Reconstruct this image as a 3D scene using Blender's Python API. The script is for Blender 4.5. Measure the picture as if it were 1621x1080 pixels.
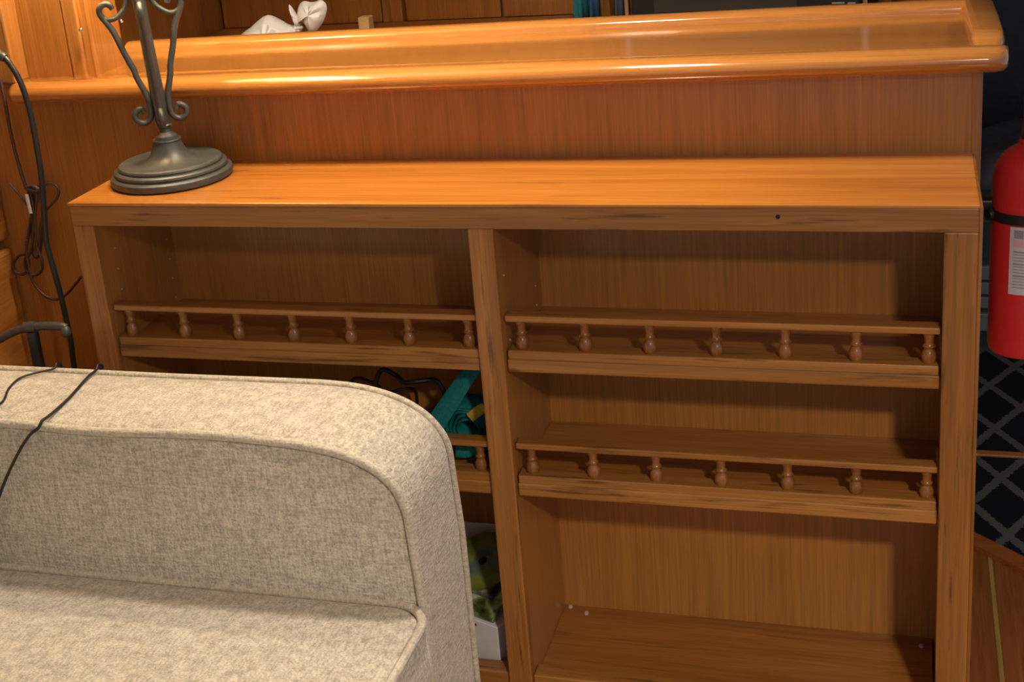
import bpy, bmesh, math, random
import numpy as np
from mathutils import Vector, Matrix

for o in list(bpy.data.objects):
    bpy.data.objects.remove(o, do_unlink=True)
SC = bpy.context.scene
COL = SC.collection

# ------------------------------------------------------------------ camera
H = 0.95                                   # height of the bookcase top above the floor
FPX = 2181.38
CPOS = np.array([1.34101, -1.91461, 0.60493 + H])
PITCH, YAW, ROLL = np.radians([18.16943, -18.54483, 5.36764])
PPX, PPY = 810.5 - 71.43, 540 - 161.28
_f = np.array([math.sin(YAW) * math.cos(PITCH), math.cos(YAW) * math.cos(PITCH), -math.sin(PITCH)])
_r = np.array([math.cos(YAW), -math.sin(YAW), 0.0])
_d = np.cross(_f, _r)
CR = _r * math.cos(ROLL) + _d * math.sin(ROLL)
CD = -_r * math.sin(ROLL) + _d * math.cos(ROLL)
cam = bpy.data.cameras.new('camera')
cam.sensor_width = 36.0
cam.lens = FPX / 1621 * 36.0
cam.shift_x = 71.43 / 1621
cam.shift_y = -161.28 / 1621
cam.clip_start = 0.02
camo = bpy.data.objects.new('camera', cam)
COL.objects.link(camo)
M = Matrix.Identity(4)
for i in range(3):
    M[i][0] = CR[i]; M[i][1] = -CD[i]; M[i][2] = -_f[i]; M[i][3] = CPOS[i]
camo.matrix_world = M
SC.camera = camo


def hit(ax, val, u, v):
    """point of a photograph pixel on the plane coordinate[ax] = val"""
    d = CR * ((u - PPX) / FPX) + CD * ((v - PPY) / FPX) + _f
    t = (val - CPOS[ax]) / d[ax]
    return Vector(CPOS + t * d)


# ------------------------------------------------------------------ world, lights, exposure
world = bpy.data.worlds.new('saloon ambient')
world.use_nodes = True
world.node_tree.nodes['Background'].inputs[0].default_value = (0.84, 0.90, 1.0, 1)
world.node_tree.nodes['Background'].inputs[1].default_value = 0.42
SC.world = world
SC.view_settings.view_transform = 'Standard'
SC.view_settings.look = 'None'
SC.view_settings.exposure = 0.0
SC.view_settings.gamma = 1.0
SC.view_settings.use_curve_mapping = False
BULB_WATTS = 25.0
DOWNLIGHT_WATTS = 50.0
# two ceiling lamps above the frame: their spots show in the varnish, their shadows in the bays
DOWNLIGHTS = [('ceiling_lamp_saloon_offscreen', 1.95, -2.05), ('ceiling_lamp_over_bar_offscreen', 0.80, 0.02)]
DOWNLIGHT_GAIN = [1.0, 0.36]
CEIL = 2.06


def lamp_light(name, kind, loc, energy, colour, **kw):
    l = bpy.data.lights.new(name, kind)
    l.energy = energy; l.color = colour
    for k, v in kw.items():
        setattr(l, k, v)
    o = bpy.data.objects.new(name, l)
    o.location = loc
    COL.objects.link(o)
    return o


for (nm, x, y), g in zip(DOWNLIGHTS, DOWNLIGHT_GAIN):
    lamp_light(nm, 'SPOT', (x, y, CEIL - 0.02), DOWNLIGHT_WATTS * g * 4, (1.0, 0.87, 0.70), shadow_soft_size=0.07, spot_size=math.radians(150), spot_blend=0.6)


# ------------------------------------------------------------------ materials
def nodes_of(name):
    m = bpy.data.materials.new(name); m.use_nodes = True
    nt = m.node_tree
    return m, nt, nt.nodes['Principled BSDF'], nt.nodes, nt.links


def plain(name, col, rough=0.5, metal=0.0, noise=0.0, nscale=60, bump=0.0, coat=0.0, spec=None):
    m, nt, b, N, L = nodes_of(name)
    b.inputs['Roughness'].default_value = rough
    b.inputs['Metallic'].default_value = metal
    b.inputs['Coat Weight'].default_value = coat
    b.inputs['Base Color'].default_value = (*col, 1)
    if spec is not None: b.inputs['Specular IOR Level'].default_value = spec
    tc = N.new('ShaderNodeTexCoord')
    nz = N.new('ShaderNodeTexNoise'); nz.inputs['Scale'].default_value = nscale; nz.inputs['Detail'].default_value = 4
    L.new(tc.outputs['Object'], nz.inputs['Vector'])
    mx = N.new('ShaderNodeMix'); mx.data_type = 'RGBA'; mx.blend_type = 'MULTIPLY'
    mx.inputs[0].default_value = 1.0
    mx.inputs[6].default_value = (*col, 1)
    mr = N.new('ShaderNodeMapRange')
    mr.inputs['From Min'].default_value = 0.3; mr.inputs['From Max'].default_value = 0.7
    mr.inputs['To Min'].default_value = 1 - noise; mr.inputs['To Max'].default_value = 1 + noise
    L.new(nz.outputs['Fac'], mr.inputs['Value'])
    L.new(mr.outputs[0], mx.inputs[7])
    L.new(mx.outputs[2], b.inputs['Base Color'])
    if bump:
        bp = N.new('ShaderNodeBump'); bp.inputs['Strength'].default_value = bump; bp.inputs['Distance'].default_value = 0.002
        L.new(nz.outputs['Fac'], bp.inputs['Height']); L.new(bp.outputs[0], b.inputs['Normal'])
    return m


def wood(name, axis, light, dark, rough=0.3, coat=0.35, streak=1.0, scale=1.0, flake=0.35, band=0.5):
    """varnished teak; the grain runs along axis (0, 1 or 2)"""
    m, nt, b, N, L = nodes_of(name)
    tc = N.new('ShaderNodeTexCoord')
    oi = N.new('ShaderNodeObjectInfo')
    off = N.new('ShaderNodeVectorMath'); off.operation = 'SCALE'
    cx = N.new('ShaderNodeCombineXYZ')
    for k in range(3): cx.inputs[k].default_value = (3.1, 1.7, 2.3)[k]
    L.new(cx.outputs[0], off.inputs[0]); L.new(oi.outputs['Random'], off.inputs['Scale'])
    ad = N.new('ShaderNodeVectorMath'); ad.operation = 'ADD'
    L.new(tc.outputs['Object'], ad.inputs[0]); L.new(off.outputs[0], ad.inputs[1])

    def stretched(across, along):
        mp = N.new('ShaderNodeMapping')
        s = [across * scale] * 3; s[axis] = along * scale
        mp.inputs['Scale'].default_value = s
        L.new(ad.outputs[0], mp.inputs['Vector'])
        return mp
    m1 = stretched(22, 1.1)
    n1 = N.new('ShaderNodeTexNoise'); n1.inputs['Scale'].default_value = 1; n1.inputs['Detail'].default_value = 5
    n1.inputs['Roughness'].default_value = 0.6; n1.inputs['Distortion'].default_value = 0.6
    L.new(m1.outputs[0], n1.inputs['Vector'])
    m2 = stretched(330, 7)
    n2 = N.new('ShaderNodeTexNoise'); n2.inputs['Scale'].default_value = 1; n2.inputs['Detail'].default_value = 3
    L.new(m2.outputs[0], n2.inputs['Vector'])
    m3 = stretched(75, 5)
    n3 = N.new('ShaderNodeTexNoise'); n3.inputs['Scale'].default_value = 1; n3.inputs['Detail'].default_value = 3
    n3.inputs['Roughness'].default_value = 0.7
    L.new(m3.outputs[0], n3.inputs['Vector'])
    cr = N.new('ShaderNodeValToRGB')
    cr.color_ramp.elements[0].position = 0.5 - band * 0.36; cr.color_ramp.elements[0].color = (*dark, 1)
    cr.color_ramp.elements[1].position = 0.5 + band * 0.36; cr.color_ramp.elements[1].color = (*light, 1)
    L.new(n1.outputs['Fac'], cr.inputs[0])
    a = N.new('ShaderNodeMapRange'); a.inputs['From Min'].default_value = 0.3; a.inputs['From Max'].default_value = 0.7
    a.inputs['To Min'].default_value = 1 - 0.2 * streak; a.inputs['To Max'].default_value = 1 + 0.16 * streak
    L.new(n2.outputs['Fac'], a.inputs['Value'])
    x1 = N.new('ShaderNodeMix'); x1.data_type = 'RGBA'; x1.blend_type = 'MULTIPLY'; x1.inputs[0].default_value = 1
    L.new(cr.outputs[0], x1.inputs[6]); L.new(a.outputs[0], x1.inputs[7])
    # dark pores / flecks
    c = N.new('ShaderNodeMapRange'); c.inputs['From Min'].default_value = 0.30; c.inputs['From Max'].default_value = 0.42
    c.inputs['To Min'].default_value = 1 - flake; c.inputs['To Max'].default_value = 1.0
    L.new(n3.outputs['Fac'], c.inputs['Value'])
    x2 = N.new('ShaderNodeMix'); x2.data_type = 'RGBA'; x2.blend_type = 'MULTIPLY'; x2.inputs[0].default_value = 1
    L.new(x1.outputs[2], x2.inputs[6]); L.new(c.outputs[0], x2.inputs[7])
    # board to board tone
    d = N.new('ShaderNodeMapRange'); d.inputs['To Min'].default_value = 0.93; d.inputs['To Max'].default_value = 1.07
    L.new(oi.outputs['Random'], d.inputs['Value'])
    x3 = N.new('ShaderNodeMix'); x3.data_type = 'RGBA'; x3.blend_type = 'MULTIPLY'; x3.inputs[0].default_value = 1
    L.new(x2.outputs[2], x3.inputs[6]); L.new(d.outputs[0], x3.inputs[7])
    L.new(x3.outputs[2], b.inputs['Base Color'])
    b.inputs['Roughness'].default_value = rough
    b.inputs['Coat Weight'].default_value = coat
    b.inputs['Coat Roughness'].default_value = 0.12
    bp = N.new('ShaderNodeBump'); bp.inputs['Strength'].default_value = 0.12; bp.inputs['Distance'].default_value = 0.0008
    L.new(n2.outputs['Fac'], bp.inputs['Height']); L.new(bp.outputs[0], b.inputs['Normal'])
    return m


def upholstery(name, light, dark):
    m, nt, b, N, L = nodes_of(name)
    tc = N.new('ShaderNodeTexCoord')

    def nz(scale, detail=3):
        mp = N.new('ShaderNodeMapping'); mp.inputs['Scale'].default_value = scale
        L.new(tc.outputs['Object'], mp.inputs['Vector'])
        n = N.new('ShaderNodeTexNoise'); n.inputs['Scale'].default_value = 1; n.inputs['Detail'].default_value = detail
        L.new(mp.outputs[0], n.inputs['Vector'])
        return n
    h = nz((48, 60, 260)); v = nz((260, 260, 48)); fine = nz((300, 300, 300), 2); yv = nz((260, 60, 260))
    a1 = N.new('ShaderNodeMath'); a1.operation = 'ADD'
    L.new(h.outputs['Fac'], a1.inputs[0]); L.new(v.outputs['Fac'], a1.inputs[1])
    a2 = N.new('ShaderNodeMath'); a2.operation = 'ADD'
    L.new(a1.outputs[0], a2.inputs[0]); L.new(yv.outputs['Fac'], a2.inputs[1])
    a3 = N.new('ShaderNodeMath'); a3.operation = 'ADD'
    L.new(a2.outputs[0], a3.inputs[0]); L.new(fine.outputs['Fac'], a3.inputs[1])
    mr = N.new('ShaderNodeMapRange'); mr.inputs['From Min'].default_value = 1.64; mr.inputs['From Max'].default_value = 2.34
    L.new(a3.outputs[0], mr.inputs['Value'])
    mx = N.new('ShaderNodeMix'); mx.data_type = 'RGBA'
    mx.inputs[6].default_value = (*dark, 1); mx.inputs[7].default_value = (*light, 1)
    L.new(mr.outputs[0], mx.inputs[0]); L.new(mx.outputs[2], b.inputs['Base Color'])
    b.inputs['Roughness'].default_value = 0.92
    b.inputs['Specular IOR Level'].default_value = 0.2
    b.inputs['Sheen Weight'].default_value = 0.25
    bp = N.new('ShaderNodeBump'); bp.inputs['Strength'].default_value = 0.55; bp.inputs['Distance'].default_value = 0.0025
    L.new(a3.outputs[0], bp.inputs['Height']); L.new(bp.outputs[0], b.inputs['Normal'])
    return m


TL, TD = (0.44, 0.182, 0.038), (0.31, 0.112, 0.018)      # varnished teak
W_X = wood('teak grain along x', 0, TL, TD)
W_Y = wood('teak grain along y', 1, TL, TD)
W_Z = wood('teak grain upright', 2, TL, TD)
W_TOP = wood('teak top, polished', 0, (0.60, 0.225, 0.036), (0.44, 0.145, 0.018), rough=0.22, coat=0.6, streak=0.7, flake=0.22, scale=0.8)
W_RAIL = wood('teak rail', 0, (0.42, 0.187, 0.044), (0.29, 0.116, 0.022), rough=0.36, coat=0.15, flake=0.6)
W_STILE = wood('teak stile', 2, (0.40, 0.168, 0.039), (0.26, 0.098, 0.018), rough=0.36, coat=0.15, flake=0.6)
W_PLY = wood('teak veneer', 2, (0.46, 0.197, 0.043), (0.36, 0.142, 0.027), rough=0.32, coat=0.2, streak=0.9, flake=0.15, band=0.9, scale=0.9)
W_BAR = wood('teak bar, high gloss', 0, (0.52, 0.215, 0.048), (0.42, 0.158, 0.030), rough=0.16, coat=0.9, streak=0.6, flake=0.15)
W_TURN = wood('teak turned', 2, (0.33, 0.135, 0.034), (0.22, 0.082, 0.018), rough=0.28, coat=0.35, flake=0.3, scale=2)
W_DARK = wood('teak of the far cabinets', 2, TL, TD, rough=0.35, coat=0.1)
W_FLOOR = wood('teak sole', 1, (0.32, 0.112, 0.027), (0.22, 0.070, 0.015), rough=0.3, coat=0.2, flake=0.3)
W_HOLLY = wood('holly inlay', 1, (0.46, 0.28, 0.07), (0.36, 0.20, 0.05), rough=0.35, coat=0.1, flake=0.1)
FAB = upholstery('oatmeal chenille', (0.70, 0.63, 0.515), (0.36, 0.315, 0.25))
FABP = upholstery('oatmeal chenille welt', (0.68, 0.605, 0.48), (0.44, 0.385, 0.295))
IRON = plain('bronzed iron', (0.080, 0.083, 0.073), 0.44, 0.35, noise=0.14, nscale=90, bump=0.05)
BLACKM = plain('black painted metal', (0.022, 0.024, 0.022), 0.38, 0.3, noise=0.1)
GREYM = plain('grey green metal', (0.06, 0.06, 0.05), 0.45, 0.3, noise=0.25, nscale=40)
CORD_BLACK = plain('black cord', (0.014, 0.013, 0.013), 0.5)
CORD_BROWN = plain('brown lamp cord', (0.060, 0.030, 0.020), 0.4)
WHITE = plain('white tape', (0.7, 0.66, 0.6), 0.6)
SHADE = plain('cream shade cloth', (0.75, 0.66, 0.48), 0.9, noise=0.05, nscale=200)
RED = plain('red enamel', (0.70, 0.026, 0.032), 0.36, noise=0.05, nscale=120, coat=0.3)
BLACKP = plain('black plastic', (0.012, 0.012, 0.013), 0.45)
CHROME = plain('bright metal', (0.75, 0.74, 0.7), 0.2, 1.0)
LABEL = plain('label paper', (0.62, 0.60, 0.66), 0.5)
PINK = plain('label pink', (0.72, 0.40, 0.46), 0.5)
INK = plain('label ink', (0.30, 0.29, 0.36), 0.6)
INKD = plain('dark ink', (0.06, 0.06, 0.07), 0.6)
TEAL = plain('teal webbing', (0.0, 0.20, 0.205), 0.75, noise=0.25, nscale=260, bump=0.3)
YELLOW = plain('yellow webbing', (0.45, 0.36, 0.03), 0.75, noise=0.15, nscale=200)
PAPER = plain('white paper', (0.82, 0.82, 0.84), 0.6, noise=0.03)
BAGM = plain('white plastic film', (0.55, 0.53, 0.52), 0.45, noise=0.08, nscale=30)
TAN = plain('tan block', (0.34, 0.22, 0.10), 0.7, noise=0.2, nscale=80)
BLUE = plain('blue fabric', (0.035, 0.13, 0.26), 0.8, noise=0.25, nscale=40)
TEALB = plain('teal fabric', (0.02, 0.20, 0.28), 0.8, noise=0.25, nscale=40)
BLUEGREY = plain('blue grey cloth', (0.07, 0.085, 0.12), 0.8, noise=0.25, nscale=30)
SCREEN = plain('screen glass', (0.045, 0.047, 0.044), 0.22, noise=0.1, nscale=6)
CEILM = plain('cream ceiling vinyl', (0.62, 0.58, 0.50), 0.7, noise=0.03)
NAVY = plain('dark bulkhead', (0.022, 0.025, 0.036), 0.6, noise=0.2)
GREYP = plain('grey painted locker', (0.15, 0.17, 0.20), 0.55, noise=0.08)
DARKHOLE = plain('dark recess', (0.01, 0.006, 0.004), 0.8)
PIN = plain('pale pin', (0.5, 0.45, 0.38), 0.5)


def cover_print(name, cols, scale):
    """printed cover: blotches of several inks"""
    m, nt, b, N, L = nodes_of(name)
    tc = N.new('ShaderNodeTexCoord')
    nz = N.new('ShaderNodeTexNoise'); nz.inputs['Scale'].default_value = scale; nz.inputs['Detail'].default_value = 3
    L.new(tc.outputs['Object'], nz.inputs['Vector'])
    cr = N.new('ShaderNodeValToRGB')
    el = cr.color_ramp.elements
    el[0].position = 0.3; el[0].color = (*cols[0], 1)
    el[1].position = 0.68; el[1].color = (*cols[-1], 1)
    for i, c in enumerate(cols[1:-1]):
        e = el.new(0.3 + 0.38 * (i + 1) / (len(cols) - 1)); e.color = (*c, 1)
    L.new(nz.outputs['Fac'], cr.inputs[0]); L.new(cr.outputs[0], b.inputs['Base Color'])
    b.inputs['Roughness'].default_value = 0.35
    return m


COVER = cover_print('magazine print', [(0.015, 0.018, 0.01), (0.06, 0.08, 0.02), (0.22, 0.28, 0.10), (0.6, 0.66, 0.56)], 34)
DISC = cover_print('disc print', [(0.05, 0.07, 0.02), (0.14, 0.18, 0.03), (0.22, 0.27, 0.05), (0.08, 0.14, 0.2)], 16)
CASE = cover_print('case print', [(0.012, 0.012, 0.014), (0.02, 0.02, 0.025), (0.12, 0.11, 0.09), (0.4, 0.38, 0.34)], 26)


def rug_material():
    m, nt, b, N, L = nodes_of('navy lattice carpet')
    tc = N.new('ShaderNodeTexCoord')
    sp = N.new('ShaderNodeSeparateXYZ'); L.new(tc.outputs['Object'], sp.inputs[0])
    nz = N.new('ShaderNodeTexNoise'); nz.inputs['Scale'].default_value = 160; nz.inputs['Detail'].default_value = 2
    L.new(tc.outputs['Object'], nz.inputs['Vector'])

    def math_(op, a, c):
        n = N.new('ShaderNodeMath'); n.operation = op
        for k, q in enumerate((a, c)):
            if isinstance(q, (int, float)): n.inputs[k].default_value = q
            else: L.new(q, n.inputs[k])
        return n.outputs[0]
    u = math_('DIVIDE', math_('SUBTRACT', sp.outputs[0], 1.55), 0.1335)
    v = math_('DIVIDE', math_('SUBTRACT', sp.outputs[1], 1.2245), 0.2425)
    jit = math_('MULTIPLY', math_('SUBTRACT', nz.outputs['Fac'], 0.5), 0.12)
    lines = []
    for op in ('ADD', 'SUBTRACT'):
        s = math_('ADD', math_(op, u, v), jit)
        fr = math_('ABSOLUTE', math_('SUBTRACT', math_('FRACT', math_('ADD', s, 100.5), 0), 0.5), 0)
        lines.append(math_('LESS_THAN', fr, 0.085))
    mk = math_('MAXIMUM', lines[0], lines[1])
    mx = N.new('ShaderNodeMix'); mx.data_type = 'RGBA'
    mx.inputs[6].default_value = (0.008, 0.009, 0.013, 1); mx.inputs[7].default_value = (0.085, 0.09, 0.087, 1)
    L.new(mk, mx.inputs[0])
    L.new(mx.outputs[2], b.inputs['Base Color'])
    b.inputs['Roughness'].default_value = 0.95; b.inputs['Specular IOR Level'].default_value = 0.1
    bp = N.new('ShaderNodeBump'); bp.inputs['Strength'].default_value = 0.5; bp.inputs['Distance'].default_value = 0.004
    L.new(nz.outputs['Fac'], bp.inputs['Height']); L.new(bp.outputs[0], b.inputs['Normal'])
    return m


RUG = rug_material()


def glow(name, col, strength):
    m, nt, b, N, L = nodes_of(name)
    b.inputs['Emission Color'].default_value = (*col, 1); b.inputs['Emission Strength'].default_value = strength
    return m


# ------------------------------------------------------------------ mesh helpers
def thing(name, label, cat, loc, group=None):
    o = bpy.data.objects.new(name, None)
    o.empty_display_size = 0.05
    COL.objects.link(o)
    o.location = loc
    o['label'] = label; o['category'] = cat
    if group: o['group'] = group
    return o


def link(name, bm, mat, parent=None, smooth=False, origin=None, angle=None):
    """bmesh in world coordinates -> object; origin: put the object's own origin there"""
    me = bpy.data.meshes.new(name)
    if origin is not None:
        bmesh.ops.translate(bm, verts=bm.verts, vec=-Vector(origin))
    bmesh.ops.recalc_face_normals(bm, faces=bm.faces)
    bm.to_mesh(me); bm.free()
    if smooth:
        me.shade_smooth()
        if angle: me.set_sharp_from_angle(angle=math.radians(angle))
    me.materials.append(mat)
    o = bpy.data.objects.new(name, me)
    COL.objects.link(o)
    if origin is not None: o.location = origin
    if parent is not None:
        adopt(o, parent)
    return o


def world_loc(o):
    p = Vector(o.location)
    while o.parent is not None:
        return world_loc_chain(o)
    return p


def world_loc_chain(o):
    # translations only; parent inverse cancels the parent's place
    return Vector(o.location)


def adopt(o, parent):
    o.parent = parent
    o.matrix_parent_inverse = Matrix.Translation(-Vector(parent.location))


def tag(o, label, cat, group=None, kind=None):
    if label: o['label'] = label
    if cat: o['category'] = cat
    if group: o['group'] = group
    if kind: o['kind'] = kind
    return o


def bm_box(x0, x1, y0, y1, z0, z1, bevel=0.0, seg=2, bm=None):
    own = bm is None
    if own: bm = bmesh.new()
    vs = [bm.verts.new((x, y, z)) for x in (x0, x1) for y in (y0, y1) for z in (z0, z1)]
    for f in ((0, 1, 3, 2), (4, 6, 7, 5), (0, 4, 5, 1), (2, 3, 7, 6), (0, 2, 6, 4), (1, 5, 7, 3)):
        bm.faces.new([vs[i] for i in f])
    if bevel and own:
        bmesh.ops.bevel(bm, geom=list(bm.edges), offset=bevel, segments=seg, profile=0.5, affect='EDGES', clamp_overlap=True)
    return bm


def box(name, x0, x1, y0, y1, z0, z1, mat, parent=None, bevel=0.0, seg=2):
    return link(name, bm_box(x0, x1, y0, y1, z0, z1, bevel, seg), mat, parent)


def hexa(name, low, high, mat, parent=None, bevel=0.0):
    """eight-cornered block: four low corners, four high corners, same order round"""
    bm = bmesh.new()
    a = [bm.verts.new(p) for p in low]; b = [bm.verts.new(p) for p in high]
    n = len(a)
    bm.faces.new(a[::-1]); bm.faces.new(b)
    for i in range(n):
        bm.faces.new((a[i], a[(i + 1) % n], b[(i + 1) % n], b[i]))
    if bevel:
        bmesh.ops.bevel(bm, geom=list(bm.edges), offset=bevel, segments=2, profile=0.5, affect='EDGES', clamp_overlap=True)
    return link(name, bm, mat, parent)


def prism_x(name, prof, pa, pb, mat, parent=None, smooth=False, angle=35):
    """closed profile [(dy, dz)] carried from point pa to point pb"""
    bm = bmesh.new()
    A = [bm.verts.new((pa[0], pa[1] + y, pa[2] + z)) for y, z in prof]
    B = [bm.verts.new((pb[0], pb[1] + y, pb[2] + z)) for y, z in prof]
    n = len(prof)
    bm.faces.new(A); bm.faces.new(B[::-1])
    for i in range(n):
        bm.faces.new((A[i], B[i], B[(i + 1) % n], A[(i + 1) % n]))
    return link(name, bm, mat, parent, smooth, None, angle)


def bm_lathe(prof, c, seg=32, axis=None):
    """prof [(r, z)]; c base point; closed at both ends on the axis"""
    bm = bmesh.new()
    rings = []
    for r, z in prof:
        if r < 1e-6:
            rings.append([bm.verts.new((0, 0, z))])
        else:
            rings.append([bm.verts.new((r * math.cos(2 * math.pi * k / seg), r * math.sin(2 * math.pi * k / seg), z)) for k in range(seg)])
    for a, b in zip(rings, rings[1:]):
        if len(a) == 1 and len(b) == 1: continue
        for k in range(seg):
            k2 = (k + 1) % seg
            if len(a) == 1: bm.faces.new((a[0], b[k], b[k2]))
            elif len(b) == 1: bm.faces.new((a[k], a[k2], b[0]))
            else: bm.faces.new((a[k], a[k2], b[k2], b[k]))
    if axis is not None:
        q = Vector((0, 0, 1)).rotation_difference(Vector(axis).normalized())
        bmesh.ops.rotate(bm, verts=bm.verts, cent=(0, 0, 0), matrix=q.to_matrix())
    bmesh.ops.translate(bm, verts=bm.verts, vec=Vector(c))
    return bm


def lathe(name, prof, c, mat, parent=None, seg=32, axis=None, angle=40):
    return link(name, bm_lathe(prof, c, seg, axis), mat, parent, True, None, angle)


def catmull(pts, n=6, closed=False):
    P = [Vector(p) for p in pts]
    out = []
    m = len(P)
    rng = range(m) if closed else range(m - 1)
    for i in rng:
        p0 = P[(i - 1) % m] if closed or i > 0 else P[0] * 2 - P[1]
        p1 = P[i]; p2 = P[(i + 1) % m]
        p3 = P[(i + 2) % m] if closed or i + 2 < m else P[-1] * 2 - P[-2]
        for k in range(n):
            t = k / n
            out.append(0.5 * ((2 * p1) + (p2 - p0) * t + (2 * p0 - 5 * p1 + 4 * p2 - p3) * t * t + (3 * p1 - p0 - 3 * p2 + p3) * t ** 3))
    if not closed: out.append(P[-1])
    return out


def bm_tube(pts, r, seg=8, bm=None, closed=False, caps=True, wide=None, up=None):
    """round tube (or a flat ribbon of width wide along up) through pts; r a number or a list"""
    if bm is None: bm = bmesh.new()
    P = [Vector(p) for p in pts]
    n = len(P)
    R = r if isinstance(r, (list, tuple)) else [r] * n
    rings = []
    prev = None
    for i, p in enumerate(P):
        if closed: t = (P[(i + 1) % n] - P[i - 1]).normalized()
        else: t = (P[min(i + 1, n - 1)] - P[max(i - 1, 0)]).normalized()
        if up is not None:
            a = Vector(up) - t * Vector(up).dot(t); a.normalize()
        elif prev is None:
            a = t.orthogonal().normalized()
        else:
            a = prev - t * prev.dot(t); a.normalize()
        prev = a
        b = t.cross(a)
        ring = []
        for k in range(seg):
            w = 2 * math.pi * k / seg
            if wide:
                ca, sa = math.cos(w), math.sin(w)
                ring.append(bm.verts.new(p + a * (wide / 2) * (abs(ca) ** 0.5) * (1 if ca > 0 else -1) + b * R[i] * (abs(sa) ** 0.5) * (1 if sa > 0 else -1)))
            else:
                ring.append(bm.verts.new(p + (a * math.cos(w) + b * math.sin(w)) * R[i]))
        rings.append(ring)
    pairs = list(zip(rings, rings[1:])) + ([(rings[-1], rings[0])] if closed else [])
    for A, B in pairs:
        for k in range(seg):
            bm.faces.new((A[k], A[(k + 1) % seg], B[(k + 1) % seg], B[k]))
    if caps and not closed:
        bm.faces.new(rings[0][::-1]); bm.faces.new(rings[-1])
    return bm


def tube(name, pts, r, mat, parent=None, seg=8, n=6, closed=False, wide=None, up=None):
    P = catmull(pts, n, closed) if n > 1 else pts
    if isinstance(r, (list, tuple)):
        r = [r[min(int(i / max(1, len(P) - 1) * (len(r) - 1) + 0.5), len(r) - 1)] for i in range(len(P))]
    return link(name, bm_tube(P, r, seg, None, closed, True, wide, up), mat, parent, True, None, 60)


def ball(name, c, r, mat, parent=None, scale=(1, 1, 1), sub=2):
    bm = bmesh.new()
    bmesh.ops.create_icosphere(bm, subdivisions=sub, radius=r)
    bmesh.ops.scale(bm, verts=bm.verts, vec=scale)
    bmesh.ops.translate(bm, verts=bm.verts, vec=Vector(c))
    return link(name, bm, mat, parent, True)


# ------------------------------------------------------------------ the setting
FX0, FX1, FY0, FY1 = -0.62, 3.0, -3.0, 2.4
floor = tag(box('floor', FX0, FX1, FY0, FY1, -0.06, -0.012, W_FLOOR), None, None, kind='structure')
pitch = 0.0765
k0 = 1.512 - 28 * pitch
pm = None
for k in range(48):
    xs = k0 + k * pitch
    if xs + pitch > FX1: break
    if pm is None:
        pl = box('plank', xs + 0.004, xs + pitch - 0.004, FY0, FY1, -0.013, 0.0, W_FLOOR, floor, 0.0008, 1)
        st = box('holly_strip', xs - 0.004, xs + 0.004, FY0, FY1, -0.013, -0.0004, W_HOLLY, floor)
        pm = (pl.data, st.data, xs)
    else:
        for nm, me in (('plank', pm[0]), ('holly_strip', pm[1])):
            o = bpy.data.objects.new(nm, me); COL.objects.link(o); o.location = (xs - pm[2], 0, 0)
            adopt(o, floor)
tag(box('ceiling', FX0, FX1, FY0, FY1, CEIL, CEIL + 0.04, CEILM), None, None, kind='structure')
tag(box('wall_left', FX0, -0.52, FY0, FY1, -0.012, CEIL, W_Z), None, None, kind='structure')
tag(box('wall_back', FX0, FX1, 2.32, FY1, -0.012, CEIL, NAVY), None, None, kind='structure')

# ------------------------------------------------------------------ raised bar behind the bookcase
def py_(x):                                # front of the bar's panel
    return 0.2515 + 0.0122 * x


def ry_(x):                                # back edge of the deck
    return 0.497 + 0.062 * x


BX0, BX1 = -0.518, 1.452
bar = thing('raised_bar', 'varnished teak bar with rounded nosing and raised rim behind the bookcase', 'bar counter', (0.5, 0.3, 0))
ZD = 1.110
hexa('front_panel', [(BX0, py_(BX0), 0), (BX1, py_(BX1), 0), (BX1, py_(BX1) + 0.02, 0), (BX0, py_(BX0) + 0.02, 0)],
     [(BX0, py_(BX0), 1.10), (BX1, py_(BX1), 1.10), (BX1, py_(BX1) + 0.02, 1.10), (BX0, py_(BX0) + 0.02, 1.10)], W_PLY, bar, 0.0015)
hexa('body', [(BX0, py_(BX0) + 0.02, 0), (BX1, py_(BX1) + 0.02, 0), (BX1, ry_(BX1) + 0.03, 0), (BX0, ry_(BX0) + 0.03, 0)],
     [(BX0, py_(BX0) + 0.02, 1.09), (BX1, py_(BX1) + 0.02, 1.09), (BX1, ry_(BX1) + 0.03, 1.09), (BX0, ry_(BX0) + 0.03, 1.09)], W_DARK, bar)
DX0, DX1 = -0.516, 1.462
hexa('deck', [(DX0, py_(DX0) - 0.01, 1.088), (DX1, py_(DX1) - 0.01, 1.088), (DX1, ry_(DX1) + 0.03, 1.088), (DX0, ry_(DX0) + 0.03, 1.088)],
     [(DX0, py_(DX0) - 0.01, ZD), (DX1, py_(DX1) - 0.01, ZD), (DX1, ry_(DX1) + 0.03, ZD), (DX0, ry_(DX0) + 0.03, ZD)], W_BAR, bar)
hexa('edge_strip', [(BX1 - 0.014, py_(BX1) - 0.0012, 0), (BX1 + 0.001, py_(BX1) - 0.0012, 0), (BX1 + 0.001, py_(BX1) + 0.02, 0), (BX1 - 0.014, py_(BX1) + 0.02, 0)],
     [(BX1 - 0.014, py_(BX1) - 0.0012, 1.095), (BX1 + 0.001, py_(BX1) - 0.0012, 1.095), (BX1 + 0.001, py_(BX1) + 0.02, 1.095), (BX1 - 0.014, py_(BX1) + 0.02, 1.095)], W_STILE, bar, 0.001)
# nosing along the front: rounded, crest a little above the deck, with a rounded right end
prof = [(0.030, 0.0004)]
for k in range(13):
    a = math.radians(k * 15)
    prof.append((-0.022 - 0.034 * math.sin(a), -0.0145 + 0.0205 * math.cos(a)))
prof += [(0.030, -0.035)]
prof.insert(1, (0.010, 0.0030))


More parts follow.
